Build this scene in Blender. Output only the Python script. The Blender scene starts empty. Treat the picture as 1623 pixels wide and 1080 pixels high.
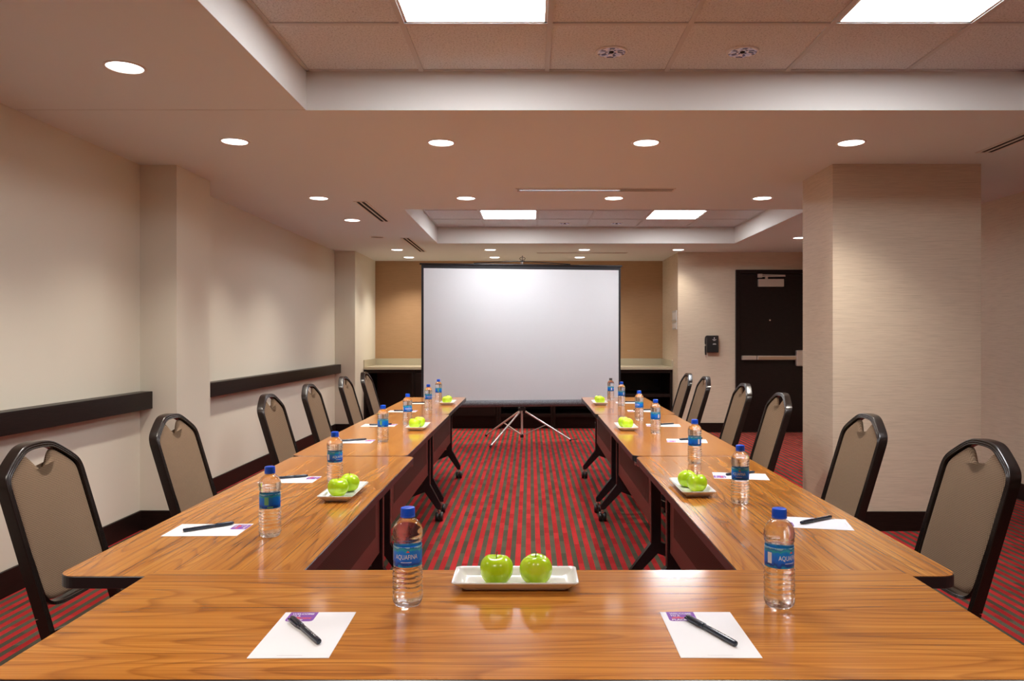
import bpy, bmesh, math, random
from mathutils import Vector, Matrix
random.seed(7)
PI = math.pi
D = bpy.data
SC = bpy.context.scene
COL = SC.collection

# ------------------------------------------------------------------ camera, world, exposure
EYE = 1.31          # camera height; the camera stands at x=0, y=0 and looks along +y
F_PX = 1200.0       # focal length in pixels of a 1623 px wide frame
cam_data = D.cameras.new('camera')
cam_data.sensor_width = 36.0
cam_data.lens = 36.0 * F_PX / 1623.0
cam_data.shift_x = (811.5 - 840.0) / 1623.0
cam_data.shift_y = -5.0 / 1623.0
cam_data.clip_start = 0.05
cam = D.objects.new('camera', cam_data)
cam.location = (0, 0, EYE)
cam.rotation_euler = (PI / 2, 0, 0)
COL.objects.link(cam)
SC.camera = cam

world = D.worlds.new('world')
SC.world = world
world.use_nodes = True
world.node_tree.nodes['Background'].inputs[0].default_value = (0.5, 0.45, 0.4, 1)
world.node_tree.nodes['Background'].inputs[1].default_value = 0.05

SC.view_settings.view_transform = 'Standard'
SC.view_settings.look = 'None'
SC.view_settings.gamma = 1.0
SC.view_settings.use_curve_mapping = False
SC.view_settings.exposure = 0.5

PANEL_E = 26.0        # emission of the square ceiling panels
LENS_E = 6.0         # emission of a downlight lens
SPOT_W = 66.0        # watts of a downlight
SPOT_COL = (1.0, 0.92, 0.80)
PANEL_COL = (0.95, 0.97, 1.0)

# ------------------------------------------------------------------ room measures (metres)
CEIL = 2.485
TRAY = 2.69
XL, XR = -2.656, 3.97
Y_BACK = -2.6
Y_DOOR = 10.44
Y_ALC = 11.65
ALC_L, ALC_R = -2.38, 2.04
PIL_Y0, PIL_Y1, PIL_X = 5.157, 5.697, -2.407
COLM = (2.05, 3.055, 5.127, 5.69)

# ------------------------------------------------------------------ material helpers
def mat(name, color=(0.8, 0.8, 0.8), rough=0.5, metal=0.0, coat=0.0, emit=None, estr=0.0, spec=0.5):
    m = D.materials.new(name)
    m.use_nodes = True
    b = m.node_tree.nodes['Principled BSDF']
    b.inputs['Base Color'].default_value = (*color, 1)
    b.inputs['Roughness'].default_value = rough
    b.inputs['Metallic'].default_value = metal
    b.inputs['Coat Weight'].default_value = coat
    b.inputs['Specular IOR Level'].default_value = spec
    if emit:
        b.inputs['Emission Color'].default_value = (*emit, 1)
        b.inputs['Emission Strength'].default_value = estr
    return m

class N:
    """small wrapper for building node graphs"""
    def __init__(self, m):
        self.nt = m.node_tree
        self.b = self.nt.nodes['Principled BSDF']
    def n(self, t, **kw):
        x = self.nt.nodes.new(t)
        for k, v in kw.items():
            setattr(x, k, v)
        return x
    def l(self, a, b):
        self.nt.links.new(a, b)
    def val(self, sock, v):
        if hasattr(v, 'is_output') or isinstance(v, bpy.types.NodeSocket):
            self.l(v, sock)
        else:
            sock.default_value = v
    def math(self, op, a, b=0.0, c=0.0):
        x = self.n('ShaderNodeMath', operation=op)
        self.val(x.inputs[0], a); self.val(x.inputs[1], b)
        if len(x.inputs) > 2: self.val(x.inputs[2], c)
        return x.outputs[0]
    def mix(self, f, a, b, blend='MIX'):
        x = self.n('ShaderNodeMix', data_type='RGBA', blend_type=blend)
        self.val(x.inputs[0], f)
        for s, v in ((x.inputs[6], a), (x.inputs[7], b)):
            if isinstance(v, tuple): s.default_value = (*v, 1) if len(v) == 3 else v
            else: self.l(v, s)
        return x.outputs[2]
    def ramp(self, f, stops, interp='LINEAR'):
        x = self.n('ShaderNodeValToRGB')
        x.color_ramp.interpolation = interp
        e = x.color_ramp.elements
        e[0].position, e[0].color = stops[0][0], (*stops[0][1], 1)
        e[1].position, e[1].color = stops[1][0], (*stops[1][1], 1)
        for p, c in stops[2:]:
            q = e.new(p); q.color = (*c, 1)
        self.l(f, x.inputs[0])
        return x.outputs[0]
    def coord(self, which='Object'):
        return self.n('ShaderNodeTexCoord').outputs[which]
    def mapping(self, v, scale=(1, 1, 1), loc=(0, 0, 0), rot=(0, 0, 0)):
        x = self.n('ShaderNodeMapping')
        x.inputs['Scale'].default_value = scale
        x.inputs['Location'].default_value = loc
        x.inputs['Rotation'].default_value = rot
        self.l(v, x.inputs[0])
        return x.outputs[0]
    def noise(self, v, scale=5, detail=2, rough=0.5, dist=0.0):
        x = self.n('ShaderNodeTexNoise')
        x.inputs['Scale'].default_value = scale
        x.inputs['Detail'].default_value = detail
        x.inputs['Roughness'].default_value = rough
        x.inputs['Distortion'].default_value = dist
        self.l(v, x.inputs['Vector'])
        return x.outputs['Fac']
    def sep(self, v):
        x = self.n('ShaderNodeSeparateXYZ'); self.l(v, x.inputs[0]); return x.outputs
    def comb(self, a, b, c):
        x = self.n('ShaderNodeCombineXYZ')
        self.val(x.inputs[0], a); self.val(x.inputs[1], b); self.val(x.inputs[2], c)
        return x.outputs[0]
    def bump(self, h, strength=0.2, dist=0.01):
        x = self.n('ShaderNodeBump')
        x.inputs['Strength'].default_value = strength
        x.inputs['Distance'].default_value = dist
        self.l(h, x.inputs['Height'])
        self.l(x.outputs[0], self.b.inputs['Normal'])
    def color(self, c):
        self.l(c, self.b.inputs['Base Color'])

# ---- paints and wall coverings
def paint(name, c, rough=0.75):
    m = mat(name, c, rough, spec=0.25)
    k = N(m)
    v = k.coord()
    k.bump(k.noise(v, 160, 3), 0.08, 0.002)
    return m
M_CEIL = paint('ceiling_paint', (0.72, 0.76, 0.77))
M_WALL = paint('wall_paint_cream', (0.72, 0.685, 0.585))
M_FASCIA = paint('tray_paint', (0.68, 0.66, 0.63))

def wallpaper(name, c, c2):
    """vinyl covering with a fine horizontal slub"""
    m = mat(name, c, 0.6, spec=0.3)
    k = N(m)
    v = k.coord()
    s = k.mapping(v, (9, 9, 420))
    a = k.noise(s, 1.0, 3, 0.6)
    s2 = k.mapping(v, (5, 5, 240), (3, 1, 2))
    b = k.noise(s2, 1.0, 2, 0.5)
    f = k.math('ADD', k.math('MULTIPLY', a, 0.6), k.math('MULTIPLY', b, 0.4))
    k.color(k.ramp(f, [(0.30, c2), (0.52, c), (0.75, tuple(min(1, x * 1.10) for x in c))]))
    k.bump(a, 0.12, 0.002)
    return m
M_PAPER = wallpaper('wallcovering_beige', (0.64, 0.54, 0.42), (0.50, 0.41, 0.31))
M_TAN = wallpaper('wallcovering_tan', (0.43, 0.262, 0.140), (0.36, 0.215, 0.112))
M_ESP = mat('espresso_wood', (0.020, 0.011, 0.009), 0.38, spec=0.22)
_k = N(M_ESP)
_f = _k.noise(_k.mapping(_k.coord(), (4, 4, 60)), 3, 3)
_k.color(_k.ramp(_f, [(0.3, (0.008, 0.0040, 0.0035)), (0.7, (0.017, 0.0085, 0.007))]))
M_BROWNPANEL = mat('brown_panel', (0.07, 0.038, 0.018), 0.5)

# ---- carpet: red and olive stripes running away from the camera, broken into short dashes
def carpet():
    m = mat('striped_carpet', (0.4, 0.03, 0.03), 0.95, spec=0.1)
    k = N(m)
    x, y, z = k.sep(k.coord('Object'))
    P = 0.0612
    u = k.math('DIVIDE', k.math('ADD', x, 0.0717 + P * 0.26 + P * 200), P)
    fx = k.math('FRACT', u)
    ix = k.math('FLOOR', u)
    red = k.math('LESS_THAN', fx, 0.52)
    half = k.math('FLOOR', k.math('MULTIPLY', u, 2.0))
    vy = k.math('ADD', k.math('DIVIDE', y, 0.137), k.math('MULTIPLY', k.math('MODULO', half, 2.0), 0.5))
    iy = k.math('FLOOR', vy)
    wn = k.n('ShaderNodeTexWhiteNoise', noise_dimensions='3D')
    k.l(k.comb(half, iy, 0.0), wn.inputs['Vector'])
    r = wn.outputs['Value']
    fib = k.noise(k.mapping(k.coord('Object'), (1, 1, 1)), 420, 2, 0.7)
    rc = k.ramp(r, [(0.0, (0.29, 0.014, 0.016)), (1.0, (0.46, 0.030, 0.032))])
    dc = k.ramp(r, [(0.0, (0.060, 0.054, 0.036)), (1.0, (0.098, 0.088, 0.060))])
    c = k.mix(red, dc, rc)
    # woven ribs
    ry = k.math('SINE', k.math('MULTIPLY', y, 2 * PI / 0.0137))
    rx = k.math('SINE', k.math('MULTIPLY', x, 2 * PI / (P / 8)))
    rib = k.math('MULTIPLY', k.math('ADD', ry, k.math('MULTIPLY', rx, 0.6)), 0.3)
    f2 = k.math('ADD', k.math('MULTIPLY', rib, 0.5), k.math('MULTIPLY', fib, 1.0))
    c = k.mix(1.0, c, k.ramp(f2, [(0.15, (0.62, 0.62, 0.62)), (0.75, (1.12, 1.12, 1.12))]), 'MULTIPLY')
    k.color(c)
    k.bump(f2, 0.5, 0.004)
    return m
M_CARPET = carpet()

# ---- table laminate
def wood(name, along_x):
    m = mat(name, (0.45, 0.17, 0.04), 0.19, spec=0.5)
    k = N(m)
    v = k.coord('Object')
    info = k.n('ShaderNodeObjectInfo')
    off = k.math('MULTIPLY', info.outputs['Random'], 37.0)
    x, y, z = k.sep(v)
    a, c = (x, y) if along_x else (y, x)
    p = k.comb(k.math('ADD', k.math('MULTIPLY', a, 0.75), off), k.math('ADD', k.math('MULTIPLY', c, 6.0), off), 0.0)
    n1 = k.noise(p, 1.0, 1, 0.4, 0.15)
    rings = k.math('FRACT', k.math('MULTIPLY', n1, 16.0))
    p2 = k.comb(k.math('MULTIPLY', a, 2.2), k.math('MULTIPLY', c, 230.0), off)
    fib = k.noise(p2, 1.0, 3, 0.6)
    p3 = k.comb(k.math('MULTIPLY', a, 0.7), k.math('MULTIPLY', c, 36.0), off)
    med = k.noise(p3, 1.0, 3, 0.6)
    base = k.ramp(med, [(0.28, (0.38, 0.128, 0.014)), (0.50, (0.54, 0.202, 0.025)), (0.78, (0.66, 0.285, 0.048))])
    line = k.ramp(rings, [(0.0, (1, 1, 1)), (0.60, (0.96, 0.94, 0.92)), (0.90, (0.66, 0.58, 0.50)), (1.0, (1, 1, 1))])
    col = k.mix(0.85, base, line, 'MULTIPLY')
    fr = k.ramp(fib, [(0.30, (0.42, 0.34, 0.28)), (0.45, (0.96, 0.95, 0.94)), (0.75, (1.15, 1.18, 1.22))])
    col = k.mix(0.9, col, fr, 'MULTIPLY')
    k.color(col)
    k.b.inputs['Roughness'].default_value = 0.20
    k.b.inputs['Coat Weight'].default_value = 0.35
    k.b.inputs['Coat Roughness'].default_value = 0.09
    return m
M_WOODX = wood('laminate_grain_across', True)
M_WOODY = wood('laminate_grain_lengthwise', False)
M_EDGE = mat('black_edge', (0.020, 0.019, 0.022), 0.3)
M_BLACK = mat('black_metal', (0.010, 0.010, 0.012), 0.25, spec=0.6)
M_RUBBER = mat('black_plastic', (0.012, 0.012, 0.013), 0.4)
M_CHROME = mat('bright_metal', (0.72, 0.70, 0.68), 0.22, metal=1.0)
M_ALU = mat('aluminium', (0.80, 0.76, 0.74), 0.30, metal=0.85)
M_STEEL = mat('brushed_steel', (0.62, 0.55, 0.50), 0.38, metal=0.8)
M_MAROON = mat('maroon_metal', (0.060, 0.017, 0.015), 0.30, spec=0.6)

def perforated():
    m = mat('perforated_maroon', (0.05, 0.015, 0.013), 0.5)
    k = N(m)
    v = k.mapping(k.coord('Object'), (1, 110, 110))
    x, y, z = k.sep(v)
    fy = k.math('SUBTRACT', k.math('FRACT', y), 0.5)
    fz = k.math('SUBTRACT', k.math('FRACT', k.math('ADD', z, k.math('MULTIPLY', k.math('MODULO', k.math('FLOOR', y), 2.0), 0.5))), 0.5)
    r = k.math('SQRT', k.math('ADD', k.math('MULTIPLY', fy, fy), k.math('MULTIPLY', fz, fz)))
    h = k.math('LESS_THAN', r, 0.30)
    k.color(k.mix(h, (0.055, 0.020, 0.016), (0.004, 0.002, 0.002)))
    return m
M_PERF = perforated()

def chair_frame_mat():
    m = mat('dark_chair_frame', (0.013, 0.008, 0.0065), 0.25, spec=0.55)
    return m
M_CFRAME = chair_frame_mat()

def fabric():
    m = mat('taupe_fabric', (0.2, 0.15, 0.1), 0.85, spec=0.2)
    k = N(m)
    x, y, z = k.sep(k.coord('Object'))
    S = 1 / 0.0064
    u = k.math('MULTIPLY', k.math('ADD', y, k.math('MULTIPLY', x, 0.7)), S)
    w = k.math('MULTIPLY', z, S * 1.15)
    row = k.math('FLOOR', w)
    uu = k.math('ADD', u, k.math('MULTIPLY', k.math('MODULO', row, 2.0), 0.5))
    fu = k.math('ABSOLUTE', k.math('SUBTRACT', k.math('FRACT', uu), 0.5))
    fw = k.math('ABSOLUTE', k.math('SUBTRACT', k.math('FRACT', w), 0.5))
    s = k.math('ADD', fu, fw)
    n = k.noise(k.coord('Object'), 900, 2)
    s2 = k.math('ADD', s, k.math('MULTIPLY', k.math('SUBTRACT', n, 0.5), 0.5))
    k.color(k.ramp(s2, [(0.22, (0.095, 0.058, 0.034)), (0.60, (0.30, 0.205, 0.130))]))
    k.bump(s, 0.35, 0.002)
    return m
M_FABRIC = fabric()

M_CERAMIC = mat('white_ceramic', (0.80, 0.78, 0.74), 0.15, coat=0.4)
M_PAPERW = mat('white_paper', (0.82, 0.82, 0.85), 0.7)
M_PURPLE = mat('purple_print', (0.20, 0.045, 0.36), 0.6)
M_WHITEP = mat('white_print', (0.85, 0.85, 0.85), 0.5)
M_REDP = mat('red_print', (0.85, 0.09, 0.05), 0.6)
M_GREYP = mat('grey_print', (0.55, 0.55, 0.58), 0.6)
M_PEN = mat('navy_pen_plastic', (0.012, 0.020, 0.038), 0.25, coat=0.3)
M_SILVERP = mat('silver_print', (0.62, 0.62, 0.60), 0.5)
M_CAP = mat('blue_cap', (0.002, 0.095, 0.78), 0.35)
M_GREYCAP = mat('grey_cap', (0.06, 0.065, 0.07), 0.35)
M_COUNTER = mat('beige_countertop', (0.46, 0.41, 0.30), 0.25)
M_DARKHOLE = mat('dark_slot', (0.01, 0.009, 0.008), 0.9)
M_TRIMW = mat('white_trim', (0.70, 0.66, 0.62), 0.4)
M_GRID = mat('grid_paint', (0.56, 0.56, 0.55), 0.6)

def tile_mat():
    m = mat('mineral_tile', (0.5, 0.45, 0.4), 0.9, spec=0.1)
    k = N(m)
    v = k.coord('Object')
    f = k.noise(v, 110, 4, 0.75)
    g = k.noise(v, 260, 2, 0.6)
    k.color(k.mix(0.9, k.ramp(f, [(0.34, (0.38, 0.38, 0.37)), (0.46, (0.68, 0.70, 0.70)), (0.7, (0.76, 0.78, 0.78))]),
                  k.ramp(g, [(0.33, (0.7, 0.7, 0.7)), (0.45, (1, 1, 1))]), 'MULTIPLY'))
    k.bump(f, 0.3, 0.003)
    return m
M_TILE = tile_mat()
M_PANEL = mat('light_panel_diffuser', (0.9, 0.9, 0.9), 0.5, emit=PANEL_COL, estr=PANEL_E)
M_LENS = mat('downlight_lens', (0.9, 0.9, 0.9), 0.4, emit=(1.0, 0.95, 0.92), estr=LENS_E)

def apple_mat():
    m = mat('green_apple_skin', (0.3, 0.5, 0.02), 0.22, coat=0.3)
    k = N(m)
    v = k.coord('Object')
    info = k.n('ShaderNodeObjectInfo')
    x, y, z = k.sep(v)
    a = k.noise(k.comb(x, y, k.math('ADD', k.math('MULTIPLY', z, 0.35), info.outputs['Random'])), 30, 3)
    c = k.ramp(a, [(0.30, (0.42, 0.70, 0.004)), (0.55, (0.56, 0.84, 0.010)), (0.80, (0.72, 0.88, 0.08))])
    vo = k.n('ShaderNodeTexVoronoi')
    vo.inputs['Scale'].default_value = 190
    k.l(v, vo.inputs['Vector'])
    dots = k.math('LESS_THAN', vo.outputs['Distance'], 0.16)
    c = k.mix(k.math('MULTIPLY', dots, 0.5), c, (0.62, 0.72, 0.22))
    k.color(c)
    k.b.inputs['Subsurface Weight'].default_value = 0.0
    return m
M_APPLE = apple_mat()
M_STEM = mat('apple_stem', (0.16, 0.10, 0.03), 0.7)

def bottle_mat():
    m = D.materials.new('clear_bottle_of_water')
    m.use_nodes = True
    nt = m.node_tree
    nt.nodes.clear()
    out = nt.nodes.new('ShaderNodeOutputMaterial')
    mix = nt.nodes.new('ShaderNodeMixShader')
    g = nt.nodes.new('ShaderNodeBsdfGlass')
    t = nt.nodes.new('ShaderNodeBsdfTransparent')
    g.inputs['Roughness'].default_value = 0.0
    g.inputs['IOR'].default_value = 1.33
    t.inputs['Color'].default_value = (0.97, 0.98, 1.0, 1)
    mix.inputs[0].default_value = 0.75
    nt.links.new(t.outputs[0], mix.inputs[1])
    nt.links.new(g.outputs[0], mix.inputs[2])
    nt.links.new(mix.outputs[0], out.inputs[0])
    return m
M_BOTTLE = bottle_mat()

def label_mat():
    m = mat('bottle_label_print', (0.01, 0.15, 0.5), 0.3)
    k = N(m)
    v = k.coord('Object')
    x, y, z = k.sep(v)
    h = k.math('DIVIDE', k.math('SUBTRACT', z, 0.083), 0.041)
    n = k.noise(k.mapping(v, (1, 1, 0.8)), 85, 3, 0.6)
    hh = k.math('ADD', h, k.math('MULTIPLY', k.math('SUBTRACT', n, 0.5), 0.55))
    k.color(k.ramp(hh, [(0.0, (0.004, 0.30, 0.62)), (0.12, (0.001, 0.040, 0.32)), (0.30, (0.001, 0.15, 0.80)),
                        (0.72, (0.001, 0.24, 0.88)), (0.84, (0.03, 0.45, 0.52)), (0.93, (0.006, 0.14, 0.52)), (1.0, (0.30, 0.60, 0.70))]))
    return m
M_LABEL = label_mat()
M_GREENP = mat('green_print', (0.16, 0.50, 0.28), 0.5)
M_BARCODE = mat('barcode_print', (0.80, 0.82, 0.90), 0.5)

def speckle():
    m = mat('grey_speckled_case', (0.1, 0.1, 0.11), 0.5)
    k = N(m)
    f = k.noise(k.coord('Object'), 160, 3, 0.8)
    k.color(k.ramp(f, [(0.38, (0.04, 0.042, 0.05)), (0.62, (0.24, 0.245, 0.27))]))
    return m
M_SPECK = speckle()
M_SCREEN = mat('white_screen_fabric', (0.70, 0.715, 0.74), 0.6, spec=0.2)

# ------------------------------------------------------------------ mesh helpers
def link(o, parent=None):
    COL.objects.link(o)
    if parent is not None:
        o.parent = parent
    return o

def obj(name, bm, m, parent=None, smooth=False, mods=None, angle=None):
    me = D.meshes.new(name)
    bmesh.ops.recalc_face_normals(bm, faces=bm.faces)
    bm.to_mesh(me); bm.free()
    ms = m if isinstance(m, (list, tuple)) else [m]
    for q in ms: me.materials.append(q)
    if smooth:
        me.polygons.foreach_set('use_smooth', [True] * len(me.polygons))
        if angle is not None:
            me.set_sharp_from_angle(angle=math.radians(angle))
    return link(D.objects.new(name, me), parent)

def thing(name, label, cat, loc=(0, 0, 0), rz=0.0, group=None):
    o = D.objects.new(name, None)
    o.empty_display_size = 0.1
    o.location = loc; o.rotation_euler = (0, 0, rz)
    COL.objects.link(o)
    tag(o, label, cat, group)
    return o

def tag(o, label=None, cat=None, group=None, kind=None):
    if label: o['label'] = label
    if cat: o['category'] = cat
    if group: o['group'] = group
    if kind: o['kind'] = kind
    return o

def struct(name, bm, m, label, parent=None, **kw):
    o = obj(name, bm, m, parent, **kw)
    o['kind'] = 'structure'
    if label: o['label'] = label
    return o

def copy_tree(o, parent=None):
    c = o.copy()
    COL.objects.link(c)
    c.parent = parent
    for ch in o.children:
        copy_tree(ch, c)
    return c

def box(bm, x0, x1, y0, y1, z0, z1, bev=0.0, seg=2):
    b = bmesh.new()
    bmesh.ops.create_cube(b, size=1)
    bmesh.ops.scale(b, vec=(abs(x1 - x0), abs(y1 - y0), abs(z1 - z0)), verts=b.verts)
    bmesh.ops.translate(b, vec=((x0 + x1) / 2, (y0 + y1) / 2, (z0 + z1) / 2), verts=b.verts)
    if bev > 0:
        bmesh.ops.bevel(b, geom=list(b.edges), offset=bev, segments=seg, affect='EDGES', profile=0.6)
    merge(bm, b)
    return bm

def merge(bm, b, M=None):
    if M is not None: bmesh.ops.transform(b, matrix=M, verts=b.verts)
    me = D.meshes.new('tmp'); b.to_mesh(me); b.free()
    bm.from_mesh(me); D.meshes.remove(me)

def lathe(bm, prof, n=24, cx=0, cy=0, cap=True):
    rings = []
    for r, z in prof:
        rings.append([bm.verts.new((cx + r * math.cos(2 * PI * i / n), cy + r * math.sin(2 * PI * i / n), z)) for i in range(n)])
    for a, b in zip(rings, rings[1:]):
        for i in range(n):
            bm.faces.new((a[i], a[(i + 1) % n], b[(i + 1) % n], b[i]))
    if cap:
        bm.faces.new(rings[0]); bm.faces.new(rings[-1])
    return bm

def tube(bm, pts, r, n=10, cap=True):
    """round rod through 3-D points; r a number or one per point"""
    pts = [Vector(p) for p in pts]
    rs = r if isinstance(r, (list, tuple)) else [r] * len(pts)
    rings = []
    ref = Vector((0, 0, 1))
    d0 = (pts[1] - pts[0]).normalized()
    if abs(d0.dot(ref)) > 0.9: ref = Vector((1, 0, 0))
    for i, p in enumerate(pts):
        if i == 0: t = pts[1] - pts[0]
        elif i == len(pts) - 1: t = pts[-1] - pts[-2]
        else: t = (pts[i + 1] - pts[i]).normalized() + (pts[i] - pts[i - 1]).normalized()
        t.normalize()
        u = t.cross(ref).normalized(); w = t.cross(u).normalized()
        rings.append([bm.verts.new(p + (u * math.cos(2 * PI * k / n) + w * math.sin(2 * PI * k / n)) * rs[i]) for k in range(n)])
    for a, b in zip(rings, rings[1:]):
        for i in range(n):
            bm.faces.new((a[i], a[(i + 1) % n], b[(i + 1) % n], b[i]))
    if cap:
        bm.faces.new(rings[0]); bm.faces.new(rings[-1])
    return bm

def bar(bm, p, q, w, h, up=(0, 0, 1), w2=None, h2=None):
    """rectangular rod from p to q, width w across, height h towards up"""
    p, q = Vector(p), Vector(q)
    t = (q - p).normalized(); up = Vector(up)
    s = t.cross(up).normalized(); u = s.cross(t).normalized()
    w2 = w if w2 is None else w2; h2 = h if h2 is None else h2
    R = []
    for c, ww, hh in ((p, w, h), (q, w2, h2)):
        R.append([bm.verts.new(c + s * (a * ww / 2) + u * (b * hh / 2)) for a, b in ((-1, -1), (1, -1), (1, 1), (-1, 1))])
    a, b = R
    for i in range(4):
        bm.faces.new((a[i], a[(i + 1) % 4], b[(i + 1) % 4], b[i]))
    bm.faces.new(a); bm.faces.new(b)
    return bm

def rrect(w, d, r, n=6):
    """rounded rectangle outline centred on 0,0"""
    pts = []
    for cx, cy, a0 in ((w / 2 - r, d / 2 - r, 0), (-w / 2 + r, d / 2 - r, PI / 2), (-w / 2 + r, -d / 2 + r, PI), (w / 2 - r, -d / 2 + r, 1.5 * PI)):
        for i in range(n + 1):
            a = a0 + PI / 2 * i / n
            pts.append((cx + r * math.cos(a), cy + r * math.sin(a)))
    return pts

def rings_mesh(bm, rings, cap0=True, cap1=True):
    R = [[bm.verts.new(p) for p in ring] for ring in rings]
    for a, b in zip(R, R[1:]):
        n = len(a)
        for i in range(n):
            bm.faces.new((a[i], a[(i + 1) % n], b[(i + 1) % n], b[i]))
    if cap0: bm.faces.new(R[0])
    if cap1: bm.faces.new(R[-1])
    return bm

def slab(bm, w, d, r, z0, z1, n=6, cx=0, cy=0, bev=0.0):
    def ring(k, z):
        return [(cx + x, cy + y, z) for x, y in rrect(w - 2 * k, d - 2 * k, max(r - k, 0.0005), n)]
    if bev:
        return rings_mesh(bm, [ring(bev, z0), ring(0, z0 + bev), ring(0, z1 - bev), ring(bev, z1)])
    return rings_mesh(bm, [ring(0, z0), ring(0, z1)])

def chaikin(pts, it=2, closed=False):
    for _ in range(it):
        out = []
        n = len(pts)
        rng = range(n) if closed else range(n - 1)
        if not closed: out.append(pts[0])
        for i in rng:
            a, b = pts[i], pts[(i + 1) % n]
            out.append(tuple(a[k] * 0.75 + b[k] * 0.25 for k in range(len(a))))
            out.append(tuple(a[k] * 0.25 + b[k] * 0.75 for k in range(len(a))))
        if not closed: out.append(pts[-1])
        pts = out
    return pts

_text_cache = {}
def text_bm(body, width, height, bold=0.0, shear=0.0):
    """flat lettering in the xy plane centred on 0,0, fitted to width x height"""
    key = (body, bold, shear)
    if key not in _text_cache:
        cu = D.curves.new('lettering', 'FONT')
        cu.body = body; cu.size = 1.0; cu.offset = bold; cu.resolution_u = 3; cu.shear = shear
        o = D.objects.new('lettering_tmp', cu)
        COL.objects.link(o)
        dg = bpy.context.evaluated_depsgraph_get()
        me = D.meshes.new_from_object(o.evaluated_get(dg))
        D.objects.remove(o); D.curves.remove(cu)
        _text_cache[key] = me
    bm = bmesh.new(); bm.from_mesh(_text_cache[key])
    xs = [v.co.x for v in bm.verts]; ys = [v.co.y for v in bm.verts]
    sx, sy = width / (max(xs) - min(xs)), height / (max(ys) - min(ys))
    mx, my = (max(xs) + min(xs)) / 2, (max(ys) + min(ys)) / 2
    for v in bm.verts:
        v.co = Vector(((v.co.x - mx) * sx, (v.co.y - my) * sy, 0))
    for f in bm.faces: f.material_index = 0
    return bm

def on_plane(px, py, z):
    """survey: where a picture point lies on the level z"""
    d = F_PX * (EYE - z) / (py - 535.0)
    return (px - 840.0) * d / F_PX, d

# ------------------------------------------------------------------ setting: floor, walls, ceiling
T = 0.12
struct('floor', box(bmesh.new(), XL - T, XR + T, Y_BACK - T, Y_ALC + T, -0.1, 0.0), M_CARPET, 'red and olive striped carpet')
struct('wall_left', box(bmesh.new(), XL - T, XL, Y_BACK - T, Y_ALC + T, 0, TRAY + 0.3), M_WALL, 'cream painted wall on the left')
struct('wall_right', box(bmesh.new(), XR, XR + T, Y_BACK - T, Y_ALC + T, 0, TRAY + 0.3), M_PAPER, 'beige wall covering on the right')
struct('wall_rear', box(bmesh.new(), XL, XR, Y_BACK - T, Y_BACK, 0, TRAY + 0.3), M_WALL, 'wall behind the camera')
struct('wall_back', box(bmesh.new(), ALC_L, ALC_R, Y_ALC, Y_ALC + T, 0, TRAY + 0.3), M_TAN, 'tan wall covering at the back of the alcove')
struct('wall_door', box(bmesh.new(), ALC_R, XR, Y_DOOR, Y_ALC + T, 0, TRAY + 0.3), M_PAPER, 'beige wall holding the dark door')
struct('wall_alcove', box(bmesh.new(), XL, ALC_L, 10.3, Y_ALC + T, 0, TRAY + 0.3), M_WALL, 'cream return left of the alcove')
struct('wall_pier', box(bmesh.new(), XL, PIL_X, PIL_Y0, PIL_Y1, 0, CEIL + 0.02), M_WALL, 'cream pier standing out from the left wall')
struct('wall_column', box(bmesh.new(), COLM[0], COLM[1], COLM[2], COLM[3], 0, CEIL + 0.02), M_PAPER, 'square column in beige wall covering')

# ceiling with two raised trays
GX = [-1.159, -0.561, 0.088, 0.705, 1.328, 1.943, 2.56]
TR1 = [3.917, 3.325, 2.712, 2.10, 1.487]           # far edge first
TR2 = [9.463, 8.82, 8.205, 7.59, 6.946]
def ceiling():
    bm = bmesh.new()
    xs = [XL - T, GX[0], GX[-1], XR + T]
    ys = [Y_BACK - T, TR1[-1], TR1[0], TR2[-1], TR2[0], Y_ALC + T]
    for i in range(3):
        for j in range(5):
            if i == 1 and j in (1, 3): continue
            box(bm, xs[i], xs[i + 1], ys[j], ys[j + 1], CEIL, CEIL + 0.012)
    return bm
ceil = struct('ceiling', ceiling(), M_CEIL, 'warm white ceiling with two raised trays')
struct('ceiling_slab', box(bmesh.new(), XL, XR, Y_BACK, Y_ALC, TRAY + 0.3, TRAY + 0.35), M_CEIL, 'slab above the ceiling')
box_bm = box(bmesh.new(), XL + 0.01, GX[0] - 0.001, 3.905, 3.909, CEIL - 0.0012, CEIL)
obj('joint', box_bm, M_GRID, ceil)
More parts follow.
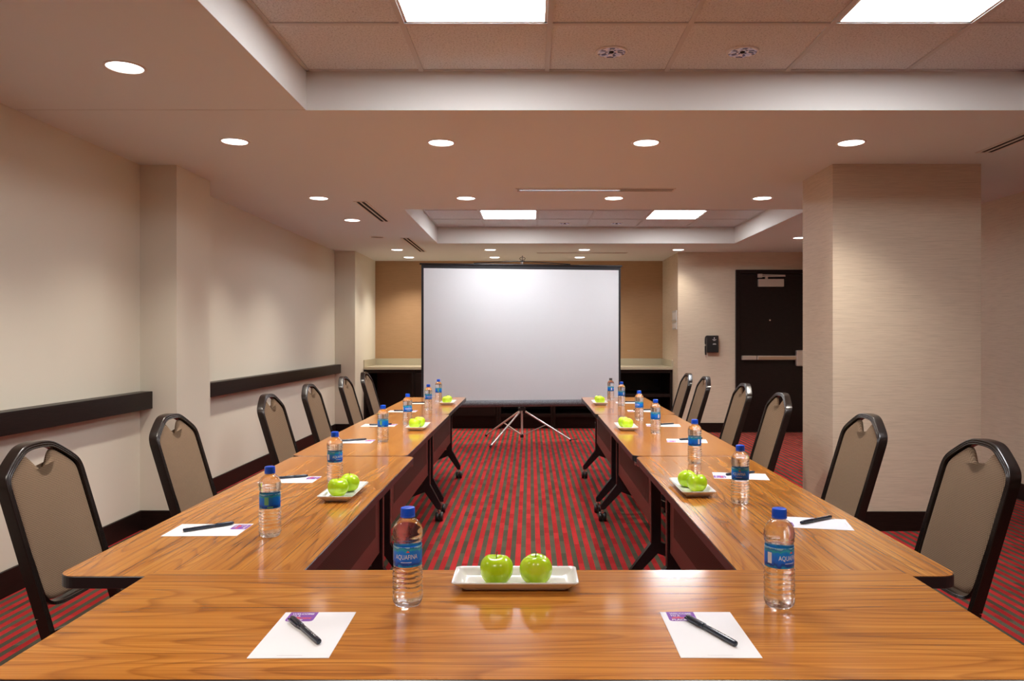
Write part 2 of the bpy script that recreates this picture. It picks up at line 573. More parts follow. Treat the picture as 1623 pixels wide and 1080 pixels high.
def tray(ys, nm):
    y0, y1 = ys[-1], ys[0]
    bm = bmesh.new()
    t = 0.03
    e = 0.0015
    box(bm, GX[0] - t, GX[0] + e, y0 - t, y1 + t, CEIL + 0.0003, TRAY + 0.02)
    box(bm, GX[-1] - e, GX[-1] + t, y0 - t, y1 + t, CEIL + 0.0003, TRAY + 0.02)
    box(bm, GX[0], GX[-1], y1 - e, y1 + t, CEIL + 0.0003, TRAY + 0.02)
    box(bm, GX[0], GX[-1], y0 - t, y0 + e, CEIL + 0.0003, TRAY + 0.02)
    s = struct(nm, bm, M_FASCIA, 'upright painted sides of the raised ceiling tray')
    # grid bars
    for x in GX[1:-1]:
        obj('grid_bar', box(bmesh.new(), x - 0.012, x + 0.012, y0, y1, TRAY - 0.006, TRAY + 0.03), M_GRID, s)
    for y in ys[1:-1]:
        obj('grid_bar', box(bmesh.new(), GX[0], GX[-1], y - 0.012, y + 0.012, TRAY - 0.0055, TRAY + 0.03), M_GRID, s)
    w = 0.022
    wa = bmesh.new()
    box(wa, GX[0], GX[0] + w, y0, y1, TRAY - 0.004, TRAY + 0.002)
    box(wa, GX[-1] - w, GX[-1], y0, y1, TRAY - 0.004, TRAY + 0.002)
    box(wa, GX[0], GX[-1], y1 - w, y1, TRAY - 0.004, TRAY + 0.002)
    box(wa, GX[0], GX[-1], y0, y0 + w, TRAY - 0.004, TRAY + 0.002)
    obj('wall_angle', wa, M_GRID, s)
    lit = {(1, 1), (4, 1)}
    for i in range(6):
        for j in range(4):
            if (i, j) in lit: continue
            x0, x1, ya, yb = GX[i], GX[i + 1], ys[j + 1], ys[j]
            obj('ceiling_tile', box(bmesh.new(), x0 + 0.006, x1 - 0.006, ya + 0.006, yb - 0.006, TRAY + 0.0005, TRAY + 0.016), M_TILE, s)
    return lit
for ys, nm, side in ((TR1, 'trim_1', 'near'), (TR2, 'trim_2', 'far')):
    lit = tray(ys, nm)
    for (i, j) in sorted(lit):
        x0, x1, ya, yb = GX[i], GX[i + 1], ys[j + 1], ys[j]
        lr = 'left' if i == 1 else 'right'
        t = thing('ceiling_light_panel', f'square bright light panel in the {side} ceiling tray, {lr} one of two', 'ceiling light', ((x0 + x1) / 2, (ya + yb) / 2, TRAY), 0, 'square light panels in the ceiling trays')
        hw, hd = (x1 - x0) / 2 - 0.013, (yb - ya) / 2 - 0.013
        fr = bmesh.new()
        for a in (-1, 1):
            box(fr, a * hw - 0.012 * (a > 0), a * hw + 0.012 * (a < 0), -hd, hd, -0.003, 0.02)
            box(fr, -hw, hw, a * hd - 0.012 * (a > 0), a * hd + 0.012 * (a < 0), -0.003, 0.02)
        obj('frame', fr, M_TRIMW, t)
        obj('diffuser', box(bmesh.new(), -hw + 0.012, hw - 0.012, -hd + 0.012, hd - 0.012, 0.002, 0.012), M_PANEL, t)

# baseboards, rails
BH, BT = 0.132, 0.016
def base(name, segs):
    bm = bmesh.new()
    for s in segs: box(bm, *s, 0.0, BH, 0.003)
    return struct(name, bm, M_ESP, 'dark espresso baseboard')
base('baseboard_left', [(XL, XL + BT, Y_BACK, PIL_Y0), (XL, PIL_X + BT, PIL_Y0 - BT, PIL_Y0), (PIL_X, PIL_X + BT, PIL_Y0, PIL_Y1),
                        (XL, PIL_X + BT, PIL_Y1, PIL_Y1 + BT), (XL, XL + BT, PIL_Y1, 10.3), (XL, ALC_L + BT, 10.3 - BT, 10.3), (ALC_L, ALC_L + BT, 10.3, 10.8)])
base('baseboard_column', [(COLM[0] - BT, COLM[1] + BT, COLM[2] - BT, COLM[2]), (COLM[0] - BT, COLM[0], COLM[2], COLM[3]),
                          (COLM[1], COLM[1] + BT, COLM[2], COLM[3]), (COLM[0] - BT, COLM[1] + BT, COLM[3], COLM[3] + BT)])
base('baseboard_right', [(XR - BT, XR, Y_BACK, Y_DOOR)])
base('baseboard_back', [(ALC_R - BT, 2.83, Y_DOOR - BT, Y_DOOR), (3.87, XR, Y_DOOR - BT, Y_DOOR), (ALC_R - BT, ALC_R, Y_DOOR, 10.8)])
struct('trim_3', box(bmesh.new(), XL, -2.57, Y_BACK + 0.02, PIL_Y0, 0.826, 0.943, 0.003), M_ESP, 'dark wooden wall rail left of the pier')
struct('trim_4', box(bmesh.new(), XL, -2.57, PIL_Y1, 10.3, 0.826, 0.943, 0.003), M_ESP, 'dark wooden wall rail beyond the pier')

# door with frame
dr = struct('door_1', box(bmesh.new(), 2.885, 3.80, Y_DOOR - 0.022, Y_DOOR - 0.001, 0.008, 2.185, 0.002), M_ESP, 'dark espresso door with a push bar')
fr = bmesh.new()
box(fr, 2.83, 2.885, Y_DOOR - 0.04, Y_DOOR, 0, 2.24, 0.003)
box(fr, 3.80, 3.86, Y_DOOR - 0.04, Y_DOOR, 0, 2.24, 0.003)
box(fr, 2.885, 3.80, Y_DOOR - 0.04, Y_DOOR, 2.188, 2.24, 0.003)
obj('door_frame', fr, M_ESP, dr)
b = bmesh.new(); box(b, 2.905, 3.10, Y_DOOR - 0.085, Y_DOOR - 0.022, 1.0, 1.058, 0.006); box(b, 3.112, 3.66, Y_DOOR - 0.078, Y_DOOR - 0.022, 1.0, 1.058, 0.005)
pb = obj('push_bar', b, M_STEEL, dr)
obj('push_pad', box(bmesh.new(), 3.13, 3.64, Y_DOOR - 0.086, Y_DOOR - 0.079, 1.008, 1.045, 0.002), mat('warm_steel', (0.5, 0.36, 0.25), 0.4, 0.7), pb)
b = bmesh.new(); box(b, 3.645, 3.745, Y_DOOR - 0.095, Y_DOOR - 0.022, 0.915, 1.135, 0.02, 3)
obj('latch_case', b, M_STEEL, dr)
cl = obj('door_closer', box(bmesh.new(), 3.13, 3.48, Y_DOOR - 0.075, Y_DOOR - 0.022, 2.005, 2.11, 0.005), M_STEEL, dr)
b = bmesh.new()
bar(b, (3.15, Y_DOOR - 0.06, 2.145), (3.50, Y_DOOR - 0.06, 2.15), 0.022, 0.014)
bar(b, (3.50, Y_DOOR - 0.055, 2.163), (3.16, Y_DOOR - 0.03, 2.17), 0.02, 0.010)
box(b, 3.125, 3.185, Y_DOOR - 0.07, Y_DOOR - 0.03, 2.13, 2.183, 0.006)
box(b, 3.225, 3.26, Y_DOOR - 0.07, Y_DOOR - 0.035, 2.10, 2.155, 0.004)
obj('closer_arm', b, M_STEEL, cl)
b = bmesh.new(); lathe(b, [(0.010, 0), (0.010, 0.006), (0.006, 0.008)], 14)
pk = obj('peephole', b, M_CHROME, dr, smooth=True, angle=40); pk.location = (3.30, Y_DOOR - 0.022, 1.545); pk.rotation_euler = (PI / 2, 0, 0)

# ------------------------------------------------------------------ ceiling fittings
def downlight_parts(t, lens_r=0.073, trim_r=0.088, lit=True):
    obj('trim_ring', lathe(bmesh.new(), [(lens_r, -0.001), (lens_r + 0.002, -0.005), (trim_r - 0.004, -0.005), (trim_r, -0.0005)], 32, cap=False), M_TRIMW, t, smooth=True, angle=40)
    if lit:
        obj('lens', lathe(bmesh.new(), [(0.001, -0.0035), (lens_r * 0.5, -0.003), (lens_r + 0.0005, -0.0015)], 32, cap=False), M_LENS, t)
        ld = D.lights.new('lamp', 'SPOT')
        ld.energy = SPOT_W; ld.color = SPOT_COL
        ld.spot_size = math.radians(112); ld.spot_blend = 0.9
        ld.shadow_soft_size = 0.06
        lo = D.objects.new('lamp', ld); link(lo, t); lo.location = (0, 0, -0.02)
dl_proto = thing('recessed_downlight', 'x', 'ceiling light', (0, 0, 0))
downlight_parts(dl_proto)
DL = [
 (-1.759, 3.287, 'round lit downlight nearest the camera, above the left wall rail'),
 (-1.768, 4.534, 'lit downlight beside the pier on the left, second nearest in the left line'),
 (-1.780, 6.38, 'lit downlight left of the long ceiling slots, third in the left line'),
 (-1.780, 7.58, 'small lit downlight just before the round speaker grille in the left line'),
 (-1.780, 10.14, 'lit downlight in the left line at the far slot end'),
 (-1.775, 11.10, 'farthest lit downlight in the left line, over the beige counter'),
 (-0.535, 4.563, 'lit downlight before the near tray, second from left in the row of four'),
 (0.700, 4.563, 'lit downlight before the near tray, third from left in the row of four'),
 (1.935, 4.563, 'lit downlight above the square column, rightmost of the row of four'),
 (-0.540, 6.38, 'lit downlight before the far tray, left of the long cross slot'),
 (0.707, 6.38, 'lit downlight before the far tray, just beyond the long cross slot'),
 (1.957, 6.38, 'lit downlight before the far tray, beside the column top'),
 (-0.532, 10.14, 'lit downlight beyond the far tray, left of the screen hook'),
 (0.727, 10.14, 'lit downlight beyond the far tray, between the screen hook and the alcove corner'),
 (1.986, 10.14, 'lit downlight at the corner of the door wall'),
 (-0.518, 11.10, 'lit downlight over the counter, just above the left part of the screen'),
 (0.730, 11.10, 'lit downlight over the counter, above the right part of the screen'),
 (3.18, 8.92, 'lit downlight half hidden behind the column, before the door'),
 # added unseen downlights towards and behind the camera, to light the front table
 (-1.765, 1.6, 'added fill downlight at the left beside the front table, out of the picture'),
 (-0.535, 0.3, 'added fill downlight over the camera side, left, out of the picture'),
 (0.70, 0.3, 'added fill downlight over the camera side, middle, out of the picture'),
 (1.935, 0.3, 'added fill downlight over the camera side, right, out of the picture'),
 (-1.765, -0.4, 'added fill downlight at the left behind the camera'),
 (3.2, 0.9, 'added fill downlight at the right behind the camera'),
]
for i, (x, y, lb) in enumerate(DL):
    o = dl_proto if i == 0 else copy_tree(dl_proto)
    o.location = (x, y, CEIL); tag(o, lb, 'ceiling light', 'round downlights in the ceiling')
    if lb == 'lit downlight at the corner of the door wall':      # this one is dimmer
        for c in o.children:
            if c.type == 'LIGHT':
                c.data = c.data.copy(); c.data.energy = SPOT_W * 0.4

# unlit reflector lamps in the trays
M_REFL = mat('faceted_reflector', (0.62, 0.70, 0.95), 0.35, metal=0.4)
M_REFL2 = mat('painted_glint_facet', (0.85, 0.88, 1.0), 0.5)  # sparkle of the unlit reflector, put into the colour
M_REFL3 = mat('painted_dark_facet', (0.10, 0.12, 0.26), 0.3, metal=0.5)  # dark reflections painted between the glints
def reflector(x, y, lb):
    t = thing('reflector_lamp', lb, 'ceiling light', (x, y, TRAY), 0, 'unlit reflector lamps in the tiles')
    obj('trim_ring', lathe(bmesh.new(), [(0.068, 0.0), (0.068, -0.006), (0.076, -0.005), (0.078, 0.0)], 32, cap=False), M_TRIMW, t, smooth=True, angle=40)
    b = bmesh.new(); n = 24
    rings = []
    for r, z in ((0.066, -0.004), (0.055, -0.0022), (0.030, -0.0008), (0.018, -0.0004)):
        rings.append([((r * (1 + 0.05 * (i % 2))) * math.cos(2 * PI * i / n), (r * (1 + 0.05 * (i % 2))) * math.sin(2 * PI * i / n), z - 0.002 * (i % 2)) for i in range(n)])
    rings_mesh(b, rings, False, True)
    for i, f in enumerate(b.faces): f.material_index = (i * 7 // 3) % 3  # painted glints and dark reflections spread over the facets
    obj('reflector', b, [M_REFL, M_REFL2, M_REFL3], t)
    obj('bulb', lathe(bmesh.new(), [(0.012, -0.001), (0.011, -0.006), (0.005, -0.008)], 16), M_DARKHOLE, t, smooth=True)
reflector(0.393, 3.655, 'unlit reflector lamp in the near tray, left of two')
reflector(1.026, 3.655, 'unlit reflector lamp in the near tray, right of two')
reflector(0.419, 9.15, 'unlit reflector lamp in the far tray, left of two')
reflector(1.045, 9.15, 'unlit reflector lamp in the far tray, right of two')

# speaker grille
t = thing('ceiling_grille', 'round slotted grey grille in the ceiling near the far left slots', 'vent', (-1.79, 8.87, CEIL))
obj('outer_ring', lathe(bmesh.new(), [(0.070, -0.001), (0.073, -0.004), (0.090, -0.003), (0.092, 0)], 28, cap=False), M_TRIMW, t, smooth=True, angle=40)
obj('backing', lathe(bmesh.new(), [(0.072, -0.0015), (0.001, -0.001)], 24, cap=False), M_DARKHOLE, t)
for r in (0.018, 0.036, 0.055):
    obj('ring', lathe(bmesh.new(), [(r, -0.0018), (r, -0.003), (r + 0.005, -0.003), (r + 0.005, -0.0018)], 24, cap=False), M_STEEL, t)

def slot_vent(x0, x1, y0, y1, lb, n=2, along='y'):
    t = thing('slot_diffuser', lb, 'vent', ((x0 + x1) / 2, (y0 + y1) / 2, CEIL), 0, 'linear slot diffusers in the ceiling')
    hx, hy = (x1 - x0) / 2, (y1 - y0) / 2
    z0, z1 = -0.005, -0.0003
    obj('backing', box(bmesh.new(), -hx + 0.004, hx - 0.004, -hy + 0.004, hy - 0.004, -0.0012, -0.0002), M_DARKHOLE, t)
    f, f2 = bmesh.new(), bmesh.new()
    if along == 'y':
        w = 2 * hx
        for k in range(n + 1):
            c = -hx + w * (0.09 + 0.82 * k / n)
            e = 0.0085 * w / 0.1 if k in (0, n) else 0.0065 * w / 0.1
            obj('slat', box(bmesh.new(), c - e, c + e, -hy, hy, z0, z1, 0.001, 1), M_TRIMW, t)
        box(f, -hx, hx, -hy, -hy + 0.012, z0, z1); box(f2, -hx, hx, hy - 0.012, hy, z0, z1)
    else:
        w = 2 * hy
        for k in range(n + 1):
            c = -hy + w * (0.09 + 0.82 * k / n)
            e = 0.0085 * w / 0.1 if k in (0, n) else 0.0065 * w / 0.1
            obj('slat', box(bmesh.new(), -hx, hx, c - e, c + e, z0, z1, 0.001, 1), M_TRIMW, t)
        box(f, -hx, -hx + 0.012, -hy, hy, z0, z1); box(f2, hx - 0.012, hx, -hy, hy, z0, z1)
    obj('end_cap', f, M_TRIMW, t); obj('end_cap', f2, M_TRIMW, t)
    return t
slot_vent(-1.525, -1.412, 6.53, 7.68, 'two-slot ceiling diffuser on the left before the far tray')
slot_vent(-1.525, -1.415, 8.92, 10.37, 'two-slot ceiling diffuser on the left beside the far tray')
slot_vent(2.83, 2.945, 3.3, 4.81, 'two-slot ceiling diffuser on the right, running off above the column')
t = slot_vent(-0.115, 1.15, 5.96, 6.09, 'long ceiling slot running across in front of the far tray', along='x')
obj('blade', box(bmesh.new(), -0.60, 0.20, -0.030, 0.012, -0.006, -0.0015, 0.001, 1), M_CHROME, t)
slot_vent(0.09, 1.35, 10.46, 10.57, 'long ceiling slot running across above the projection screen', along='x')

# ------------------------------------------------------------------ counter in the alcove
YF = 10.80
ct = thing('countertop', 'beige counter with low splashback behind the projection screen', 'countertop', (0, YF, 0))
obj('slab', box(bmesh.new(), ALC_L + 0.001, ALC_R - 0.001, 0, Y_ALC - YF - 0.001, 0.848, 0.887, 0.004), M_COUNTER, ct)
obj('splashback', box(bmesh.new(), ALC_L + 0.018, ALC_R - 0.018, Y_ALC - YF - 0.018, Y_ALC - YF - 0.001, 0.887, 0.985, 0.002), M_COUNTER, ct)
obj('side_splash', box(bmesh.new(), ALC_L + 0.001, ALC_L + 0.018, 0.01, Y_ALC - YF - 0.001, 0.887, 0.985, 0.002), M_COUNTER, ct)
obj('side_splash', box(bmesh.new(), ALC_R - 0.018, ALC_R - 0.001, 0.01, Y_ALC - YF - 0.001, 0.887, 0.985, 0.002), M_COUNTER, ct)
def cabinet(x0, x1, lb, kind):
    t = thing('shelf_cabinet', lb, 'cabinet', ((x0 + x1) / 2, YF + 0.03, 0), 0, 'dark open cabinets under the counter')
    h = (x1 - x0) / 2 - 0.0015; dp = Y_ALC - YF - 0.04
    for s in (-1, 1):
        obj('side_panel', box(bmesh.new(), s * h, s * (h - 0.035), 0, dp, 0.0, 0.847, 0.002), M_ESP, t)
    obj('top_rail', box(bmesh.new(), -h + 0.035, h - 0.035, 0, 0.03, 0.80, 0.847, 0.002), M_ESP, t)
    if kind == 'knee':
        obj('back_panel', box(bmesh.new(), -h + 0.035, h - 0.035, dp - 0.02, dp, 0, 0.847), M_BROWNPANEL, t)
        return t
    obj('back_panel', box(bmesh.new(), -h + 0.035, h - 0.035, dp - 0.02, dp, 0.17, 0.847), M_ESP, t)
    obj('kick_panel', box(bmesh.new(), -h + 0.035, h - 0.035, 0.06, 0.08, 0.0, 0.17), M_ESP, t)
    obj('deck', box(bmesh.new(), -h + 0.035, h - 0.035, 0, dp - 0.02, 0.17, 0.215, 0.002), M_ESP, t)
    if kind == 'shelf':
        obj('shelf', box(bmesh.new(), -h + 0.035, h - 0.035, 0.0, dp - 0.02, 0.455, 0.495, 0.002), M_ESP, t)
    if kind == 'door':
        for s in (-1, 1):
            dd = obj('door', box(bmesh.new(), s * 0.003, s * (h - 0.037), -0.02, -0.001, 0.19, 0.80, 0.003), M_ESP, t)
            obj('handle', tube(bmesh.new(), [(s * 0.05, -0.02, 0.60), (s * 0.05, -0.045, 0.60), (s * 0.05, -0.045, 0.72), (s * 0.05, -0.02, 0.72)], 0.005, 8), M_STEEL, dd)
    return t
cabinet(ALC_L, -1.66, 'open knee space with brown back at the left end of the counter', 'knee')
cabinet(-1.66, -0.45, 'dark closed cabinet behind the left half of the screen', 'door')
cabinet(-0.45, 0.33, 'dark open cabinet behind the screen tripod', 'shelf')
cabinet(0.33, 1.15, 'dark open cabinet behind the right half of the screen', 'shelf')
cabinet(1.15, ALC_R, 'dark open cabinet with a shelf at the right end of the counter', 'shelf')

# wall fittings
t = thing('wall_switch', 'pair of grey switch plates on the alcove side wall', 'switch', (ALC_R, 10.665, 1.42))
pl = obj('plate', box(bmesh.new(), -0.008, 0, -0.16, 0.16, 0.115, 0.268, 0.002), M_GRID, t)
for y in (-0.09, 0, 0.09): obj('rocker', box(bmesh.new(), -0.013, -0.008, y - 0.025, y + 0.025, 0.14, 0.24, 0.002), M_TRIMW, pl)
pl = obj('plate', box(bmesh.new(), -0.008, 0, -0.16, 0.16, 0.0, 0.105, 0.002), M_GRID, t)
for y in (-0.09, 0, 0.09): obj('rocker', box(bmesh.new(), -0.013, -0.008, y - 0.025, y + 0.025, 0.02, 0.085, 0.002), M_TRIMW, pl)

t = thing('wall_telephone', 'black wall telephone on the beige wall left of the door', 'telephone', (2.50, Y_DOOR, 1.10))
obj('housing', box(bmesh.new(), -0.075, 0.085, -0.07, -0.0005, 0.0, 0.235, 0.012, 3), M_RUBBER, t)
hs = tube(bmesh.new(), chaikin([(-0.045, -0.055, 0.225), (-0.085, -0.06, 0.225), (-0.095, -0.06, 0.19), (-0.095, -0.06, 0.02), (-0.09, -0.06, -0.03)], 2), [0.012] * 2 + [0.011] * 14, 10) if False else None
pts = chaikin([(-0.045, -0.055, 0.225), (-0.085, -0.06, 0.225), (-0.095, -0.06, 0.19), (-0.095, -0.06, 0.02), (-0.09, -0.06, -0.03)], 2)
obj('handset', tube(bmesh.new(), pts, 0.011, 10), M_RUBBER, t, smooth=True)
obj('cord', tube(bmesh.new(), chaikin([(-0.09, -0.055, -0.03), (-0.08, -0.04, -0.07), (-0.06, -0.03, -0.04), (-0.055, -0.03, 0.0)], 2), 0.004, 8), M_STEEL, t, smooth=True)
b = bmesh.new()
lathe(b, [(0.008, 0), (0.001, 0.0006)], 12, cap=False)
bmesh.ops.rotate(b, cent=(0, 0, 0), matrix=Matrix.Rotation(PI / 2, 3, 'X'), verts=b.verts)
bmesh.ops.translate(b, vec=(0.025, -0.0706, 0.200), verts=b.verts)
box(b, -0.002, 0.052, -0.0712, -0.0702, 0.176, 0.181); box(b, 0.010, 0.040, -0.0712, -0.0702, 0.165, 0.170)
box(b, 0.003, 0.050, -0.0712, -0.0702, 0.112, 0.118); box(b, 0.010, 0.045, -0.0712, -0.0702, 0.121, 0.125)
obj('print', b, M_WHITEP, t)

# ------------------------------------------------------------------ projection screen
t = thing('projection_screen', 'white pull-up projection screen on an aluminium tripod', 'screen', (-0.095, 9.5, 0), math.atan2(0.30, 2.5))
HW = 1.262
obj('fabric', box(bmesh.new(), -HW + 0.035, HW - 0.03, -0.004, 0, 0.515, 2.165), M_SCREEN, t)
b = bmesh.new()
box(b, -HW + 0.006, -HW + 0.035, -0.0045, 0.0005, 0.515, 2.21)
box(b, HW - 0.03, HW - 0.004, -0.0045, 0.0005, 0.515, 2.21)
box(b, -HW + 0.035, HW - 0.03, -0.0045, 0.0005, 2.165, 2.21)
obj('black_border', b, mat('black_border', (0.012, 0.012, 0.016), 0.7), t)
obj('top_bar', box(bmesh.new(), -HW - 0.015, HW + 0.015, -0.016, 0.012, 2.206, 2.228, 0.004), M_BLACK, t)
b = bmesh.new()
tube(b, [(-0.61, -0.005, 2.232), (-0.1, 0.0, 2.262), (0.1, 0.0, 2.262), (0.61, -0.005, 2.232)], 0.006, 8)
hg = obj('hanger', b, M_BLACK, t, smooth=True)
b = bmesh.new()
box(b, -0.03, 0.03, -0.012, 0.012, 2.255, 2.272, 0.003)
ring = [(0.035 * math.cos(a) , 0, 2.298 + 0.018 * math.sin(a)) for a in [2 * PI * i / 16 for i in range(17)]]
tube(b, ring, 0.004, 6)
tube(b, [(0, 0, 2.27), (0, 0, 2.335)], 0.005, 8)
obj('hook', b, M_BLACK, t)
b = bmesh.new()
N_ = 28
tube(b, [(-HW - 0.01, 0.0, 0.482), (-HW, 0, 0.482), (HW, 0, 0.482), (HW + 0.01, 0, 0.482)], [0.036, 0.042, 0.042, 0.036], N_)
obj('roller_case', b, M_SPECK, t, smooth=True, angle=40)
obj('pole', tube(bmesh.new(), [(0, 0.06, 0.067), (0, 0.06, 2.27)], 0.014, 12), M_ALU, t, smooth=True, angle=40)
b = bmesh.new()
box(b, -0.045, 0.045, 0.02, 0.10, 0.385, 0.425, 0.01); box(b, -0.025, 0.025, 0.0, 0.07, 0.415, 0.47, 0.006)
obj('hub', b, M_RUBBER, t)
obj('pole_foot', lathe(bmesh.new(), [(0.022, 0.045), (0.022, 0.085), (0.015, 0.09)], 14, 0, 0.06), M_RUBBER, t, smooth=True, angle=40)
th = math.atan2(0.30, 2.5)
def to_local(x, y):
    dx, dy = x + 0.095, y - 9.5
    return dx * math.cos(th) + dy * math.sin(th), -dx * math.sin(th) + dy * math.cos(th)
for (fx, fy) in ((-0.469, 8.95), (0.516, 9.50), (-0.58, 9.97)):
    lx, ly = to_local(fx, fy)
    top = Vector((0, 0.06, 0.40)); foot = Vector((lx, ly, 0.02))
    d = (foot - top)
    st = top + d * 0.07
    lg = obj('leg', tube(bmesh.new(), [st, foot - d * 0.02], 0.0115, 10), M_ALU, t, smooth=True, angle=40)
    obj('rubber_foot', tube(bmesh.new(), [foot - d * 0.025, foot + Vector((0, 0, -0.004))], [0.015, 0.016], 10), M_RUBBER, lg)
    obj('brace', bar(bmesh.new(), Vector((0, 0.06, 0.075)) + d.normalized() * 0.02 * 0, top + d * 0.50, 0.016, 0.010), M_ALU, t)
    if fx > 0:
        obj('toe_lever', bar(bmesh.new(), foot + Vector((0, 0, 0.0)), foot + Vector((0.08, 0.0, 0.012)), 0.014, 0.006), M_RUBBER, lg)

# ------------------------------------------------------------------ tables
def make_table(w, l, z, along_x, lb, cx, cy, column=0.0, panel_side=0):
    """top w (x) by l (y); legs under both ends; panel_side -1/+1: modesty panel near that x edge; 0: table runs along x"""
    t = thing('training_table', lb, 'table', (cx, cy, 0), 0, 'folding conference tables set in a U')
    th_ = 0.030
    obj('edge_band', slab(bmesh.new(), w, l, 0.045, z - th_, z - 0.0012, 8, bev=0.0015), M_EDGE, t)
    obj('tabletop', slab(bmesh.new(), w - 0.003, l - 0.003, 0.0435, z - 0.0022, z, 8), M_WOODX if along_x else M_WOODY, t)
    return t
def caster(x, y, parent):
    b = bmesh.new()
    for s in (-1, 1):
        w = bmesh.new()
        lathe(w, [(0.006, -0.012), (0.029, -0.012), (0.0325, -0.007), (0.0325, 0.007), (0.029, 0.012), (0.006, 0.012)], 18)
        merge(b, w, Matrix.Translation((x + s * 0.0145, y, 0.0325)) @ Matrix.Rotation(PI / 2, 4, 'Y'))
    tube(b, [(x - 0.028, y, 0.0325), (x + 0.028, y, 0.0325)], 0.006, 8)
    c = obj('caster', b, M_RUBBER, parent, smooth=True, angle=40)
    b = bmesh.new()
    box(b, x - 0.010, x + 0.010, y - 0.016, y + 0.016, 0.046, 0.072, 0.004)
    tube(b, [(x, y, 0.06), (x, y, 0.088)], 0.008, 10)
    obj('fork', b, M_CHROME, c)
def leg_y(t, xc, y, x_in, x_out, ztop):
    """T leg for a table running along y: post at x=xc, foot from x_in to x_out"""
    b = bmesh.new()
    box(b, xc - 0.026, xc + 0.026, y - 0.020, y + 0.020, 0.22, ztop, 0.006)
    for xe in (x_in, x_out):
        s = 1 if xe > xc else -1
        zc = 0.20 if abs(xe - xc) < 0.25 else 0.215
        bar(b, (xc + s * 0.0, y, 0.245), (xe - s * 0.0, y, 0.098), 0.040, 0.060, (0, 0, 1), 0.030, 0.040)
        box(b, xe - 0.014, xe + 0.014, y - 0.014, y + 0.014, 0.082, 0.112, 0.004)
    lg = obj('leg', b, M_BLACK, t)
    for xe in (x_in, x_out): caster(xe, y, lg)
    return lg
def side_table(x0, x1, y0, y1, z, inner, lb, yl):
    """inner = +1 when the inner edge is at x1"""
    cx, cy = (x0 + x1) / 2, (y0 + y1) / 2
    t = make_table(x1 - x0, y1 - y0, z, False, lb, cx, cy)
    w = x1 - x0
    e = inner * w / 2                       # inner edge in local x
    xc = e - inner * 0.145
    for y in yl:
        leg_y(t, xc, y - cy, e - inner * (0.055 if inner > 0 else 0.02), -e + inner * 0.06, z - 0.031)
        b = bmesh.new(); box(b, min(xc, -e + inner * 0.12), max(xc, -e + inner * 0.12), y - cy - 0.02, y - cy + 0.02, z - 0.055, z - 0.031)
        obj('top_bracket', b, M_BLACK, t)
    # modesty panel between the legs
    p0, p1 = yl[0] - cy + 0.045, yl[1] - cy - 0.045
    px = xc + inner * 0.012
    mp = obj('modesty_panel', box(bmesh.new(), px - 0.004, px + 0.004, p0, p1, 0.335, z - 0.04, 0.002), M_MAROON, t)
    obj('perforated_sheet', box(bmesh.new(), px - 0.005, px + 0.005, p0 + 0.09, p1 - 0.09, 0.43, z - 0.075), M_PERF, mp)
    b = bmesh.new(); tube(b, [(xc - inner * 0.04, yl[0] - cy, z - 0.07), (xc - inner * 0.04, yl[1] - cy, z - 0.07)], 0.012, 8)
    obj('stretcher', b, M_BLACK, t)
    for y in (y0 - cy + 0.012, y1 - cy - 0.012):   # ganging clips
        obj('ganging_clip', box(bmesh.new(), e - inner * 0.05, e - inner * 0.008, y - 0.010, y + 0.010, z - 0.046, z - 0.030, 0.002), M_CHROME, t)
    return t
ZS, ZF = 0.74, 0.76
side_table(-1.136, -0.552, 1.805, 3.625, ZS, 1, 'side table of the left run nearest the camera, under the two-apple plate', (2.02, 3.47))
side_table(-1.150, -0.592, 3.640, 5.600, ZS, 1, 'middle table of the left run', (3.87, 5.40))
side_table(-1.155, -0.605, 5.615, 7.200, ZS, 1, 'farthest table of the left run, ending before the screen', (5.66, 7.04))
side_table(0.505, 1.030, 1.805, 3.625, ZS, -1, 'side table of the right run nearest the camera', (2.02, 3.47))
side_table(0.497, 1.065, 3.640, 5.600, ZS, -1, 'middle table of the right run', (3.87, 5.40))
side_table(0.487, 1.085, 5.615, 7.200, ZS, -1, 'farthest table of the right run, ending before the screen', (5.66, 7.04))
# front table across the camera
FX0, FX1, FY0, FY1 = -0.887, 0.882, 1.216, 1.790
t = make_table(FX1 - FX0, FY1 - FY0, ZF, True, 'broad front table closing the U, nearest the camera', (FX0 + FX1) / 2, (FY0 + FY1) / 2)
for s in (-1, 1):
    x = s * 0.74
    b = bmesh.new()
    box(b, x - 0.02, x + 0.02, 0.085, 0.135, 0.22, ZF - 0.031, 0.006)
    for ye in (0.24, -0.22):
        bar(b, (x, 0.11, 0.245), (x, ye, 0.098), 0.040, 0.060, (0, 0, 1), 0.030, 0.040)
        box(b, x - 0.014, x + 0.014, ye - 0.014, ye + 0.014, 0.082, 0.112, 0.004)
    lg = obj('leg', b, M_BLACK, t)
    for ye in (0.24, -0.22): caster(x, ye, lg)
mp = obj('modesty_panel', box(bmesh.new(), -0.70, 0.70, 0.118, 0.126, 0.35, ZF - 0.04, 0.002), M_MAROON, t)

